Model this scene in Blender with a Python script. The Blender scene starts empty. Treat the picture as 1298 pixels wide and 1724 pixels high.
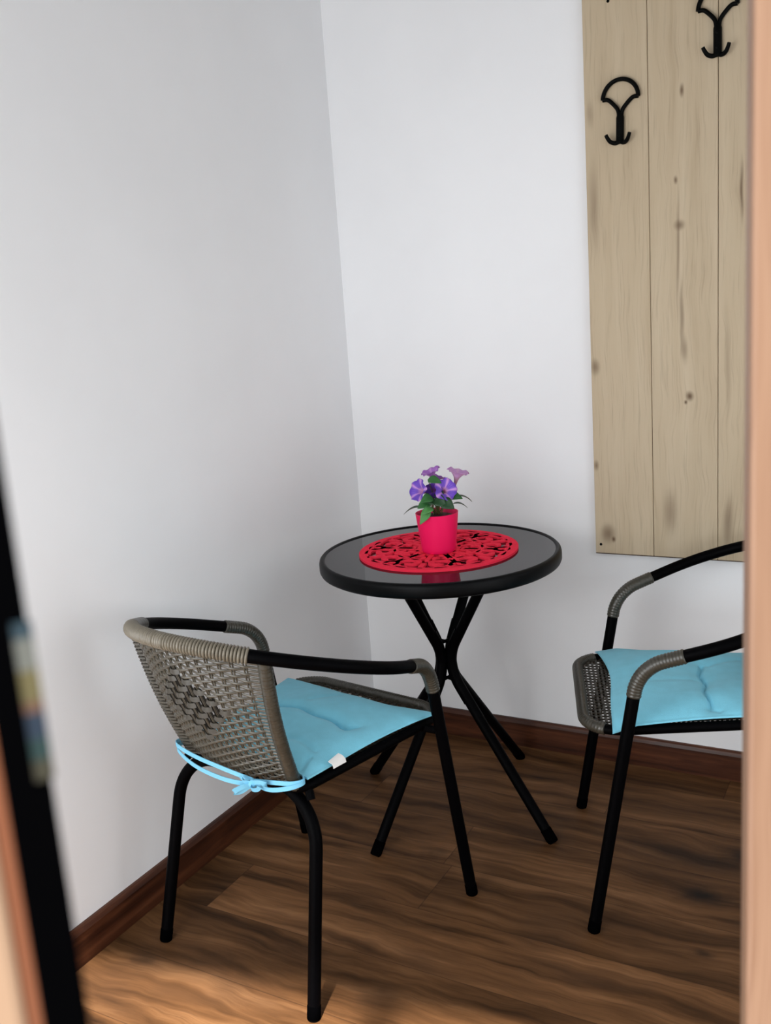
import bpy, math, random
from mathutils import Vector, Matrix
random.seed(7)
PI = math.pi
SC = bpy.context.scene
COL = SC.collection

# ------------------------------------------------------------------ camera, light, exposure
FPX, YAW, PITCH, ROLL = 1629.8, 0.5166, 0.2107, 0.0724
CAM = Vector((1.5142, -2.5073, 1.3107))
fw = Vector((-math.sin(YAW)*math.cos(PITCH), math.cos(YAW)*math.cos(PITCH), -math.sin(PITCH)))
r0 = Vector((math.cos(YAW), math.sin(YAW), 0)); d0 = fw.cross(r0)
rt = math.cos(ROLL)*r0 + math.sin(ROLL)*d0
dn = -math.sin(ROLL)*r0 + math.cos(ROLL)*d0
cd = bpy.data.cameras.new('camera'); cam = bpy.data.objects.new('camera', cd); COL.objects.link(cam)
m = Matrix((rt, -dn, -fw)).transposed().to_4x4(); m.translation = CAM; cam.matrix_world = m
cd.sensor_fit = 'VERTICAL'; cd.sensor_height = 24; cd.sensor_width = 24
cd.lens = FPX/1724*24
cd.clip_start = 0.02; cd.clip_end = 60
cd.dof.use_dof = True; cd.dof.focus_distance = 2.3; cd.dof.aperture_fstop = 7.0
SC.camera = cam

SC.view_settings.view_transform = 'Standard'; SC.view_settings.look = 'None'
SC.view_settings.gamma = 1; SC.view_settings.use_curve_mapping = False
SC.view_settings.exposure = 0.04
SC.cycles.use_denoising = True
SC.cycles.max_bounces = 10; SC.cycles.diffuse_bounces = 6; SC.cycles.transparent_max_bounces = 12

W = bpy.data.worlds.new('daylight'); SC.world = W; W.use_nodes = True
bg = W.node_tree.nodes['Background']; bg.inputs[0].default_value = (0.93, 0.97, 1.0, 1); bg.inputs[1].default_value = 1.2

SUN_DIR = Vector((-0.14, 0.475, -1.0)).normalized()
sd = bpy.data.lights.new('sun', 'SUN'); sd.energy = 15.0; sd.angle = math.radians(2.0); sd.color = (1.0, 0.95, 0.88)
so = bpy.data.objects.new('sun', sd); COL.objects.link(so)
so.rotation_euler = SUN_DIR.to_track_quat('-Z', 'Y').to_euler()

def area(name, loc, aim, sx, sy, power, color=(1, 1, 1)):
    ld = bpy.data.lights.new(name, 'AREA'); ld.shape = 'RECTANGLE'; ld.size = sx; ld.size_y = sy
    ld.energy = power; ld.color = color
    lo = bpy.data.objects.new(name, ld); COL.objects.link(lo); lo.location = loc
    lo.rotation_euler = (Vector(aim)-Vector(loc)).to_track_quat('-Z', 'Y').to_euler()
    return lo
area('daylight_through_glazed_front', (0.30, -2.75, 0.85), (0.70, 0, 0.70), 1.5, 1.5, 38, (0.96, 0.98, 1.0))
area('added_side_fill', (2.07, -1.22, 0.75), (0.0, -0.85, 0.7), 0.9, 1.1, 3.5, (0.97, 0.99, 1.0))  # added fill lamp; the side window is unseen and made up

# ------------------------------------------------------------------ material helpers
def new_mat(name):
    mt = bpy.data.materials.new(name); mt.use_nodes = True
    nt = mt.node_tree; b = nt.nodes['Principled BSDF']
    return mt, nt, b
def plain(name, col, rough=0.5, metal=0.0, spec=None, noise=0.0, nscale=40, bump=0.0, bscale=300, sheen=0):
    mt, nt, b = new_mat(name)
    b.inputs['Base Color'].default_value = (*col, 1); b.inputs['Roughness'].default_value = rough
    b.inputs['Metallic'].default_value = metal
    if spec is not None: b.inputs['Specular IOR Level'].default_value = spec
    if sheen:
        b.inputs['Sheen Weight'].default_value = sheen
    tc = nt.nodes.new('ShaderNodeTexCoord')
    if noise:
        n = nt.nodes.new('ShaderNodeTexNoise'); n.inputs['Scale'].default_value = nscale; n.inputs['Detail'].default_value = 4
        nt.links.new(tc.outputs['Object'], n.inputs['Vector'])
        mx = nt.nodes.new('ShaderNodeMix'); mx.data_type = 'RGBA'
        mx.inputs[6].default_value = (*[c*(1-noise) for c in col], 1); mx.inputs[7].default_value = (*[min(1, c*(1+noise)) for c in col], 1)
        nt.links.new(n.outputs['Fac'], mx.inputs[0]); nt.links.new(mx.outputs[2], b.inputs['Base Color'])
    if bump:
        n2 = nt.nodes.new('ShaderNodeTexNoise'); n2.inputs['Scale'].default_value = bscale; n2.inputs['Detail'].default_value = 3
        nt.links.new(tc.outputs['Object'], n2.inputs['Vector'])
        bp = nt.nodes.new('ShaderNodeBump'); bp.inputs['Strength'].default_value = bump; bp.inputs['Distance'].default_value = 0.002
        nt.links.new(n2.outputs['Fac'], bp.inputs['Height']); nt.links.new(bp.outputs['Normal'], b.inputs['Normal'])
    return mt

class G:
    """tiny node-graph writer for maths on coordinates"""
    def __init__(s, nt): s.nt = nt
    def n(s, t, **k):
        x = s.nt.nodes.new(t)
        for a, v in k.items(): setattr(x, a, v)
        return x
    def put(s, sock, v):
        if hasattr(v, 'is_output'): s.nt.links.new(v, sock)
        else: sock.default_value = v
    def math(s, op, *a):
        x = s.n('ShaderNodeMath', operation=op)
        for i, v in enumerate(a): s.put(x.inputs[i], v)
        return x.outputs[0]
    def mix(s, f, a, b, blend='MIX'):
        x = s.n('ShaderNodeMix', data_type='RGBA', blend_type=blend)
        s.put(x.inputs[0], f)
        for i, v in ((6, a), (7, b)):
            s.put(x.inputs[i], v if hasattr(v, 'is_output') else (*v, 1))
        return x.outputs[2]
    def comb(s, x, y, z):
        c = s.n('ShaderNodeCombineXYZ')
        for i, v in enumerate((x, y, z)): s.put(c.inputs[i], v)
        return c.outputs[0]
    def noise(s, vec, scale, detail=4, rough=0.55, dist=0.0):
        x = s.n('ShaderNodeTexNoise'); s.put(x.inputs['Vector'], vec)
        x.inputs['Scale'].default_value = scale; x.inputs['Detail'].default_value = detail
        x.inputs['Roughness'].default_value = rough; x.inputs['Distortion'].default_value = dist
        return x.outputs['Fac']
    def white(s, vec):
        x = s.n('ShaderNodeTexWhiteNoise', noise_dimensions='3D'); s.put(x.inputs['Vector'], vec); return x.outputs['Value']
    def sep(s, v):
        x = s.n('ShaderNodeSeparateXYZ'); s.put(x.inputs[0], v); return x.outputs
    def ramp(s, f, stops):
        x = s.n('ShaderNodeValToRGB'); s.put(x.inputs[0], f)
        e = x.color_ramp.elements
        while len(e) < len(stops): e.new(0.5)
        for el, (p, c) in zip(e, stops): el.position = p; el.color = (*c, 1)
        return x.outputs[0]
    def smooth(s, v, lo, hi):
        x = s.n('ShaderNodeMapRange', interpolation_type='SMOOTHSTEP')
        s.put(x.inputs[0], v); x.inputs[1].default_value = lo; x.inputs[2].default_value = hi
        return x.outputs[0]
    def blob(s, x, y, cx, cy, rx, ry, soft=1.0):
        a = s.math('DIVIDE', s.math('SUBTRACT', x, cx), rx); b = s.math('DIVIDE', s.math('SUBTRACT', y, cy), ry)
        d = s.math('SQRT', s.math('ADD', s.math('MULTIPLY', a, a), s.math('MULTIPLY', b, b)))
        return s.smooth(d, soft, 0.0)

def floor_material():
    mt, nt, b = new_mat('brown_oak_laminate'); g = G(nt)
    P = g.sep(g.n('ShaderNodeTexCoord').outputs['Object'])
    y = g.math('ADD', P[1], 0.66); x = P[0]
    row = g.math('FLOOR', g.math('DIVIDE', y, 0.18))
    off = g.math('MULTIPLY', g.white(g.comb(row, 3.7, 0)), 1.2)
    xs = g.math('ADD', x, off)
    colm = g.math('FLOOR', g.math('DIVIDE', xs, 1.2))
    rnd = g.white(g.comb(row, colm, 1.3))
    wx = g.noise(g.comb(x, y, rnd), 3.0, 3)
    yy = g.math('ADD', y, g.math('MULTIPLY', g.math('SUBTRACT', wx, 0.5), 0.10))
    v1 = g.comb(g.math('MULTIPLY', x, 1.1), g.math('MULTIPLY', yy, 13.0), g.math('MULTIPLY', rnd, 30.0))
    n1 = g.noise(v1, 1.6, 6, 0.6, 0.4)
    v2 = g.comb(g.math('MULTIPLY', x, 5.0), g.math('MULTIPLY', yy, 140.0), g.math('MULTIPLY', rnd, 11.0))
    n2 = g.noise(v2, 1.0, 4, 0.6)
    v3 = g.comb(g.math('MULTIPLY', x, 2.0), g.math('MULTIPLY', yy, 5.0), g.math('MULTIPLY', rnd, 7.0))
    n3 = g.noise(v3, 1.0, 3)
    c = g.ramp(n1, [(0.27, (0.012, 0.006, 0.003)), (0.40, (0.062, 0.028, 0.011)), (0.55, (0.130, 0.060, 0.024)), (0.74, (0.245, 0.122, 0.054))])
    c = g.mix(g.math('MULTIPLY', g.smooth(n2, 0.50, 0.72), 0.40), c, (0.05, 0.024, 0.011))
    c = g.mix(g.math('MULTIPLY', g.smooth(n3, 0.55, 0.75), 0.5), c, (0.055, 0.028, 0.015))
    br = g.math('ADD', 0.80, g.math('MULTIPLY', rnd, 0.4))
    c = g.mix(1.0, c, g.comb(br, br, br), 'MULTIPLY')
    # knots in the boards
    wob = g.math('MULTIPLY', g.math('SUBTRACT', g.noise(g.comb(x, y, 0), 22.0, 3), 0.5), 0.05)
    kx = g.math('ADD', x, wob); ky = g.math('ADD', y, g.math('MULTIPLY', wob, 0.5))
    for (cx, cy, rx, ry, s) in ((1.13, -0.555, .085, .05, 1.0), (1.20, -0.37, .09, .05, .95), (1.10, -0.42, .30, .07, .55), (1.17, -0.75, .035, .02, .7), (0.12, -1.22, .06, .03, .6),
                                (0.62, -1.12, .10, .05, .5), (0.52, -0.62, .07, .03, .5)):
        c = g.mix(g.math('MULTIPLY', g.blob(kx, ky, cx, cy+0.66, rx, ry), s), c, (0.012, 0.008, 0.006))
    fy = g.math('ABSOLUTE', g.math('SUBTRACT', g.math('FRACT', g.math('DIVIDE', y, 0.18)), 0.5))
    fx = g.math('ABSOLUTE', g.math('SUBTRACT', g.math('FRACT', g.math('DIVIDE', xs, 1.2)), 0.5))
    seam = g.math('MAXIMUM', g.smooth(fy, 0.490, 0.499), g.smooth(fx, 0.4984, 0.4998))
    c = g.mix(g.math('MULTIPLY', seam, 0.55), c, (0.02, 0.01, 0.006))
    nt.links.new(c, b.inputs['Base Color'])
    b.inputs['Roughness'].default_value = 0.5; b.inputs['Specular IOR Level'].default_value = 0.10
    bp = g.n('ShaderNodeBump'); bp.inputs['Strength'].default_value = 0.08; bp.inputs['Distance'].default_value = 0.002
    nt.links.new(n2, bp.inputs['Height']); nt.links.new(bp.outputs[0], b.inputs['Normal'])
    return mt

def wood(name, stops, axis='Z', s_long=1.5, s_cross=28, rough=0.5, fine=0.3, knots=(), dark=(0.1, 0.06, 0.03), spec=0.3, seed=0.0):
    """grain running along the given object axis"""
    mt, nt, b = new_mat(name); g = G(nt)
    P = g.sep(g.n('ShaderNodeTexCoord').outputs['Object'])
    L = {'X': 0, 'Y': 1, 'Z': 2}[axis]; A, B = [i for i in range(3) if i != L]
    wob = g.math('MULTIPLY', g.math('SUBTRACT', g.noise(g.comb(P[0], P[1], P[2]), 4.0, 2), 0.5), 0.05)
    a = g.math('ADD', P[A], wob); l = P[L]
    n1 = g.noise(g.comb(g.math('MULTIPLY', a, s_cross), g.math('MULTIPLY', P[B], s_cross), g.math('ADD', g.math('MULTIPLY', l, s_long), seed)), 1.0, 5, 0.6, 0.3)
    n2 = g.noise(g.comb(g.math('MULTIPLY', a, s_cross*9), g.math('MULTIPLY', P[B], s_cross*9), g.math('MULTIPLY', l, s_long*5)), 1.0, 3, 0.6)
    c = g.ramp(n1, stops)
    c = g.mix(g.math('MULTIPLY', g.smooth(n2, 0.5, 0.75), fine), c, dark)
    kx = g.math('ADD', P[0], g.math('MULTIPLY', wob, 0.5))
    for (cx, cz, rx, rz, s) in knots:
        c = g.mix(g.math('MULTIPLY', g.blob(kx, P[2], cx, cz, rx, rz), min(1.0, s*1.2)), c, dark)
    nt.links.new(c, b.inputs['Base Color'])
    b.inputs['Roughness'].default_value = rough; b.inputs['Specular IOR Level'].default_value = spec
    return mt

def wall_material(name, col):
    mt, nt, b = new_mat(name); g = G(nt)
    o = g.n('ShaderNodeTexCoord').outputs['Object']
    n = g.noise(o, 1.6, 4)
    c = g.mix(g.smooth(n, 0.3, 0.7), [x*0.975 for x in col], [min(1, x*1.02) for x in col])
    nt.links.new(c, b.inputs['Base Color']); b.inputs['Roughness'].default_value = 0.75; b.inputs['Specular IOR Level'].default_value = 0.2
    bp = g.n('ShaderNodeBump'); bp.inputs['Strength'].default_value = 0.05; bp.inputs['Distance'].default_value = 0.002
    nt.links.new(g.noise(o, 220, 3), bp.inputs['Height']); nt.links.new(bp.outputs[0], b.inputs['Normal'])
    return mt

def wicker(name, c1, c2, scale=60):
    return plain(name, c1, 0.32, noise=0.4, nscale=scale, spec=0.55)

M = {}
M['wall'] = wall_material('white_wall_paint', (0.855, 0.862, 0.875))
M['ceil'] = wall_material('greyed_ceiling_paint', (0.30, 0.30, 0.30))  # unseen ceiling, greyed to cut the bounce light on the upper walls
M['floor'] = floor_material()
MAH = [(0.3, (0.022, 0.006, 0.003)), (0.5, (0.062, 0.019, 0.008)), (0.72, (0.120, 0.040, 0.017))]
M['skirt_x'] = wood('mahogany_baseboard_along_back', MAH, 'X', 1.3, 45, 0.38, 0.35, dark=(0.02, 0.006, 0.003))
M['skirt_y'] = wood('mahogany_baseboard_along_left', MAH, 'Y', 1.3, 45, 0.38, 0.35, dark=(0.02, 0.006, 0.003))
OAK = [(0.2, (0.435, 0.340, 0.225)), (0.45, (0.515, 0.415, 0.285)), (0.62, (0.545, 0.445, 0.312)), (0.85, (0.585, 0.490, 0.355))]
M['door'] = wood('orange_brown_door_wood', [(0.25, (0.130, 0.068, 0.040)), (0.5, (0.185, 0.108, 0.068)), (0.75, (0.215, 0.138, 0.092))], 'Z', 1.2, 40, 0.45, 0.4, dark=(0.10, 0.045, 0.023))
M['leafwood_lightened'] = wood('door_wood_lightened_for_shade', [(0.25, (0.25, 0.155, 0.095)), (0.5, (0.33, 0.215, 0.14)), (0.75, (0.38, 0.26, 0.18))], 'Z', 1.2, 40, 0.45, 0.4, dark=(0.26, 0.14, 0.075))  # jamb wood lightened in colour, since the leaf edge stands in shade
M['lip'] = plain('red_brown_lipping', (0.15, 0.045, 0.014), 0.5)
M['black'] = plain('black_coated_steel', (0.0006, 0.0006, 0.0009), 0.5, spec=0.03)
M['iron'] = plain('black_cast_iron', (0.0015, 0.0017, 0.0016), 0.42, spec=0.06, bump=0.2, bscale=150)
M['rubber'] = plain('black_rubber', (0.0008, 0.0008, 0.001), 0.7, spec=0.0)
M['wick'] = wicker('grey_brown_wicker', (0.066, 0.058, 0.042), None, 120)
M['wick_l'] = wicker('toplit_wicker_lightened', (0.160, 0.140, 0.104), None, 200)  # rail wicker with the light from above put into its colour
M['wick_d'] = wicker('olive_grey_wicker_tape', (0.040, 0.036, 0.026), None, 80)
M['wick_p'] = wicker('dark_wicker_strip', (0.044, 0.039, 0.029), None, 160)
M['seatweave'] = wicker('dark_seat_weave', (0.030, 0.026, 0.019), None, 160)
M['wick_k'] = plain('shadow_brown_wicker', (0.008, 0.007, 0.0055), 0.7, spec=0.1)
M['cush'] = plain('sky_blue_cotton', (0.215, 0.620, 0.790), 0.85, spec=0.1, noise=0.10, nscale=35, bump=0.35, bscale=700, sheen=0.15)
M['tie'] = plain('light_blue_cotton_tape', (0.20, 0.53, 0.74), 0.8, spec=0.1)
M['tag'] = plain('white_satin_tag', (0.80, 0.79, 0.77), 0.6)
M['glass'] = plain('black_tempered_glass', (0.006, 0.0065, 0.007), 0.04, spec=0.30)
M['rim'] = plain('black_lacquered_rim', (0.0018, 0.0020, 0.0024), 0.42, spec=0.10)
M['felt'] = plain('red_felt', (0.93, 0.036, 0.080), 0.9, spec=0.05, noise=0.06, nscale=90)
M['pot'] = plain('hot_pink_plastic', (0.86, 0.008, 0.11), 0.42, spec=0.35)
M['soil'] = plain('dark_brown_moss', (0.035, 0.013, 0.007), 0.95, noise=0.6, nscale=120, bump=1.0, bscale=200)
M['stem'] = plain('olive_stem', (0.10, 0.10, 0.025), 0.6)
M['leaf'] = plain('green_leaf', (0.028, 0.130, 0.030), 0.5, noise=0.35, nscale=50)
M['leaf_d'] = plain('dark_green_leaf', (0.010, 0.050, 0.014), 0.5, noise=0.3, nscale=50)
M['leaf_b'] = plain('bright_green_leaf', (0.075, 0.25, 0.065), 0.5, noise=0.3, nscale=50)

def glass_pane_material():
    mt = bpy.data.materials.new('clear_pane'); mt.use_nodes = True; nt = mt.node_tree; nt.nodes.clear()
    o = nt.nodes.new('ShaderNodeOutputMaterial'); t = nt.nodes.new('ShaderNodeBsdfTransparent'); gl = nt.nodes.new('ShaderNodeBsdfGlossy')
    gl.inputs['Roughness'].default_value = 0.02
    mx = nt.nodes.new('ShaderNodeMixShader'); mx.inputs[0].default_value = 0.06
    nt.links.new(t.outputs[0], mx.inputs[1]); nt.links.new(gl.outputs[0], mx.inputs[2])
    nt.links.new(mx.outputs[0], o.inputs[0]); return mt
M['pane'] = glass_pane_material()

def attr_mat(name, rough=0.6, trans=0.0):
    mt, nt, b = new_mat(name)
    a = nt.nodes.new('ShaderNodeAttribute'); a.attribute_name = 'tint'
    nt.links.new(a.outputs['Color'], b.inputs['Base Color']); b.inputs['Roughness'].default_value = rough
    return mt
M['petal'] = attr_mat('striped_petal', 0.7)
M['colpatch'] = attr_mat('patch_tint', 0.4)

# ------------------------------------------------------------------ mesh helpers
class MB:
    def __init__(s): s.v = []; s.f = []; s.c = []
    def add(s, vs, fs, cols=None):
        k = len(s.v); s.v += [tuple(x) for x in vs]; s.f += [tuple(i+k for i in f) for f in fs]
        s.c += cols if cols else [(1, 1, 1)]*len(vs)
        return s
    def box(s, x0, x1, y0, y1, z0, z1):
        v = [(x, y, z) for z in (z0, z1) for y in (y0, y1) for x in (x0, x1)]
        return s.add(v, [(0, 2, 3, 1), (4, 5, 7, 6), (0, 1, 5, 4), (2, 6, 7, 3), (0, 4, 6, 2), (1, 3, 7, 5)])
    def tube(s, path, r, n=14, closed=False, flat=1.0, up=None, caps=True):
        """sweep a circle (or ellipse: flat = ratio along the second axis) along path; r number or function(i, t)"""
        P = [Vector(p) for p in path]; N = len(P)
        T = []
        for i in range(N):
            if closed: t = P[(i+1) % N]-P[i-1]
            else: t = P[min(i+1, N-1)]-P[max(i-1, 0)]
            T.append(t.normalized() if t.length > 1e-9 else Vector((0, 0, 1)))
        u = Vector(up) if up else (Vector((0, 0, 1)) if abs(T[0].z) < 0.9 else Vector((1, 0, 0)))
        vs = []
        for i in range(N):
            u0 = Vector(up) if up else u
            a = u0-T[i]*u0.dot(T[i])
            if a.length < 1e-6: a = T[i].orthogonal()
            a.normalize(); u = a; b_ = T[i].cross(a)
            rr = r(i, i/(N-1)) if callable(r) else r
            for k in range(n):
                an = 2*PI*k/n
                vs.append(P[i]+a*(math.cos(an)*rr)+b_*(math.sin(an)*rr*flat))
        fs = []
        for i in range(N if closed else N-1):
            j = (i+1) % N
            for k in range(n):
                l = (k+1) % n
                fs.append((i*n+k, i*n+l, j*n+l, j*n+k))
        if not closed and caps:
            fs.append(tuple(range(n-1, -1, -1))); fs.append(tuple((N-1)*n+k for k in range(n)))
        return s.add(vs, fs)
    def lathe(s, prof, n=64, c=(0, 0, 0), closed=False):
        vs = []
        for (r, z) in prof:
            for k in range(n):
                a = 2*PI*k/n; vs.append((c[0]+r*math.cos(a), c[1]+r*math.sin(a), c[2]+z))
        m = len(prof); fs = []
        for i in range(m if closed else m-1):
            j = (i+1) % m
            for k in range(n):
                l = (k+1) % n; fs.append((i*n+k, i*n+l, j*n+l, j*n+k))
        if not closed:
            fs.append(tuple(range(n-1, -1, -1))); fs.append(tuple((m-1)*n+k for k in range(n)))
        return s.add(vs, fs)
    def ribbon(s, path, w, t, up=(0, 0, 1)):
        """flat tape: width w along 'up', thickness t"""
        P = [Vector(p) for p in path]; N = len(P); vs = []
        for i in range(N):
            T = (P[min(i+1, N-1)]-P[max(i-1, 0)]).normalized()
            a = Vector(up(i/(N-1)) if callable(up) else up); a = a-T*a.dot(T)
            if a.length < 1e-6: a = T.orthogonal()
            a.normalize(); b_ = T.cross(a)
            for (p, q) in ((1, 1), (1, -1), (-1, -1), (-1, 1)): vs.append(P[i]+a*(p*w/2)+b_*(q*t/2))
        fs = []
        for i in range(N-1):
            for k in range(4):
                l = (k+1) % 4; fs.append((i*4+k, i*4+l, i*4+4+l, i*4+4+k))
        fs += [(3, 2, 1, 0), tuple((N-1)*4+k for k in range(4))]
        return s.add(vs, fs)
    def flat_stroke(s, pts, w, z0, z1, closed=False):
        """horizontal extruded stroke following 2-D pts"""
        N = len(pts); vs = []
        for i in range(N):
            a = pts[i-1] if (closed or i) else pts[i]; b_ = pts[(i+1) % N] if (closed or i < N-1) else pts[i]
            dx, dy = b_[0]-a[0], b_[1]-a[1]; l = math.hypot(dx, dy) or 1; nx, ny = -dy/l*w/2, dx/l*w/2
            x, y = pts[i]
            vs += [(x+nx, y+ny, z1), (x-nx, y-ny, z1), (x-nx, y-ny, z0), (x+nx, y+ny, z0)]
        fs = []
        for i in range(N if closed else N-1):
            j = (i+1) % N
            for k in range(4):
                l = (k+1) % 4; fs.append((i*4+k, i*4+l, j*4+l, j*4+k))
        if not closed: fs += [(3, 2, 1, 0), tuple((N-1)*4+k for k in range(4))]
        return s.add(vs, fs)
    def build(s, name, mat, parent=None, smooth=35, bevel=0, seg=2, colors=False, subsurf=0):
        me = bpy.data.meshes.new(name); me.from_pydata(s.v, [], s.f); me.validate()
        if colors:
            at = me.color_attributes.new('tint', 'FLOAT_COLOR', 'POINT')
            for i, c in enumerate(s.c): at.data[i].color = (*c, 1)
        me.update()
        import bmesh
        bm = bmesh.new(); bm.from_mesh(me); bmesh.ops.recalc_face_normals(bm, faces=bm.faces); bm.to_mesh(me); bm.free()
        if smooth:
            me.shade_smooth(); me.set_sharp_from_angle(angle=math.radians(smooth))
        o = bpy.data.objects.new(name, me); COL.objects.link(o); me.materials.append(mat)
        if bevel:
            bv = o.modifiers.new('edge', 'BEVEL'); bv.width = bevel; bv.segments = seg; bv.limit_method = 'ANGLE'
        if subsurf:
            ss = o.modifiers.new('soft', 'SUBSURF'); ss.levels = subsurf; ss.render_levels = subsurf
        if parent: o.parent = parent
        return o

def fillet(pts, rad, n=10):
    P = [Vector(p) for p in pts]; out = [P[0]]
    for i in range(1, len(P)-1):
        a, b_, c = P[i-1], P[i], P[i+1]; u = (a-b_).normalized(); v = (c-b_).normalized()
        th = math.acos(max(-1, min(1, u.dot(v)))); r = rad[i-1]; t = r/math.tan(th/2)
        p0, p1 = b_+u*t, b_+v*t; o = b_+(u+v).normalized()*(r/math.sin(th/2)); an = PI-th
        for k in range(n+1):
            q = k/n; out.append(o+((p0-o)*math.sin((1-q)*an)+(p1-o)*math.sin(q*an))/math.sin(an))
    out.append(P[-1]); return out
def resample(path, step):
    P = [Vector(p) for p in path]; out = [P[0]]; acc = 0.0
    tot = sum((P[i+1]-P[i]).length for i in range(len(P)-1)); n = max(2, round(tot/step)); st = tot/n; need = st
    for i in range(len(P)-1):
        L = (P[i+1]-P[i]).length; pos = 0
        while L-pos >= need-1e-9 and len(out) < n:
            pos += need; out.append(P[i].lerp(P[i+1], pos/L)); need = st
        need -= L-pos
    out.append(P[-1]); return out
def catmull(pts, n=8):
    P = [Vector(p) for p in pts]; P = [P[0]*2-P[1]]+P+[P[-1]*2-P[-2]]; out = []
    for i in range(1, len(P)-2):
        for k in range(n):
            t = k/n; a, b_, c, d = P[i-1:i+3]
            out.append(0.5*((2*b_)+(c-a)*t+(2*a-5*b_+4*c-d)*t*t+(3*b_-a-3*c+d)*t**3))
    out.append(P[-2]); return out

def tag(o, label, cat, group=None):
    o['label'] = label; o['category'] = cat
    if group: o['group'] = group
    return o
def thing(name, label, cat, loc=(0, 0, 0), rz=0, group=None):
    o = bpy.data.objects.new(name, None); COL.objects.link(o); o.empty_display_size = 0.05
    o.location = loc; o.rotation_euler = (0, 0, rz)
    return tag(o, label, cat, group)
def struct(o): o['kind'] = 'structure'; return o

# ------------------------------------------------------------------ the room
XR, HC, T = 2.10, 2.55, 0.10
JX, JY = 1.4394, -2.0131            # outer left edge of the right door jamb
WA = math.atan(0.22)                # the door wall stands slightly askew
XB, YF = XR+T, -2.75
struct(MB().box(-T, XB, YF, T, -0.06, 0).build('floor', M['floor'], smooth=0))
def plan(pts, z0, z1):
    n = len(pts); return MB().add([(x, y, z) for z in (z0, z1) for x, y in pts], [tuple(range(n-1, -1, -1)), tuple(range(n, 2*n))]+[(i, (i+1) % n, n+(i+1) % n, n+i) for i in range(n)])
YL0, YR0 = JY-0.22*(JX+T), JY+0.22*(XB-JX)
struct(plan([(-T, YL0), (XB, YR0), (XB, T), (-T, T)], HC, HC+0.08).build('ceiling', M['ceil'], smooth=0))
struct(MB().box(-T, 0, YL0, T, 0, HC).build('wall_left', M['wall'], smooth=0))
struct(MB().box(0, XB, 0, T, 0, HC).build('wall_back', M['wall'], smooth=0))
wr = MB()
wr.box(XR, XB, -1.80, 0, 0, 0.12); wr.box(XR, XB, -1.80, 0, 2.15, HC); wr.box(XR, XB, -0.72, 0, 0.12, 2.15); wr.box(XR, XB, -1.80, -1.72, 0.12, 2.15)  # gap in the unseen wall, added to let in side fill
struct(wr.build('wall_right', M['wall'], smooth=0))

def askew(o):
    o.location = (JX, JY, 0); o.rotation_euler = (0, 0, WA); return o
# local frame of the door wall: x runs along it (0 at the jamb edge, negative to the left), y inwards
Ltot = JX/math.cos(WA)
wf = MB(); wf.box(0.075, 0.655, 0, 0.10, 0, HC); wf.box(-Ltot-0.02, 0.075, 0, 0.10, 2.09, HC)
struct(askew(wf.build('wall_front', M['wall'], smooth=0)))
j = MB(); j.box(0, 0.075, 0.0, 0.03, 0, 2.09); j.box(0, 0.13, -0.012, 0.0, 0, 2.13)
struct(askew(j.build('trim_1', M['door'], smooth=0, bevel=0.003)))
hinge_post = MB(); hinge_post.box(-0.535, -0.50, 0.02, 0.06, 0, 2.09); hinge_post.box(-0.50, 0, 0.0, 0.09, 2.05, 2.09)
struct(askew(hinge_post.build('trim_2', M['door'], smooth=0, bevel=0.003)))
sw = MB(); sw.box(-1.42, -0.535, 0.03, 0.06, 0.0, 0.08); sw.box(-1.42, -0.535, 0.03, 0.06, 2.03, 2.09)
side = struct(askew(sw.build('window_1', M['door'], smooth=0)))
MB().box(-1.42, -0.535, 0.04, 0.046, 0.08, 2.03).build('pane', M['pane'], side, smooth=0)

# door leaf standing ajar towards the camera; its free edge is the blurred left border of the view
SX, SY = 1.3745, -2.3943
HX = 0.50     # hinge line, measured along the door wall from the jamb
hx, hy = JX-HX*math.cos(WA), JY-HX*math.sin(WA)
LA = math.atan2(SY-hy, SX-hx); LL = math.hypot(SX-hx, SY-hy)
door = bpy.data.objects.new('door_1', None); COL.objects.link(door); door.location = (SX, SY, 0); door.rotation_euler = (0, 0, LA)
struct(door); door['label'] = 'glazed wooden door leaf standing ajar at the left edge of the view'
fr = MB()   # local x: 0 at the free edge, negative to the hinge; local y: 0 inner face, negative outwards
fr.box(-0.09, 0, -0.045, -0.0108, 0.012, 2.04); fr.box(-LL, -LL+0.05, -0.045, -0.0108, 0.012, 2.04)
fr.box(-LL+0.05, -0.09, -0.045, -0.0108, 0.012, 0.14); fr.box(-LL+0.05, -0.09, -0.045, -0.0108, 1.95, 2.04)
fr.build('door_frame', M['leafwood_lightened'], door, smooth=0, bevel=0.002)
MB().box(-LL+0.048, -0.088, -0.028, -0.022, 0.138, 1.952).build('pane', M['pane'], door, smooth=0)
lp = MB(); lp.box(-0.02, 0.0003, -0.0108, -0.0085, 0.012, 2.04); lp.build('door_lipping', M['lip'], door, smooth=0)
gk = MB(); gk.box(-0.02, 0.0008, -0.0085, 0.0, 0.012, 2.04)
gk.build('door_seal', M['rubber'], door, smooth=0, bevel=0.001)

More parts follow.
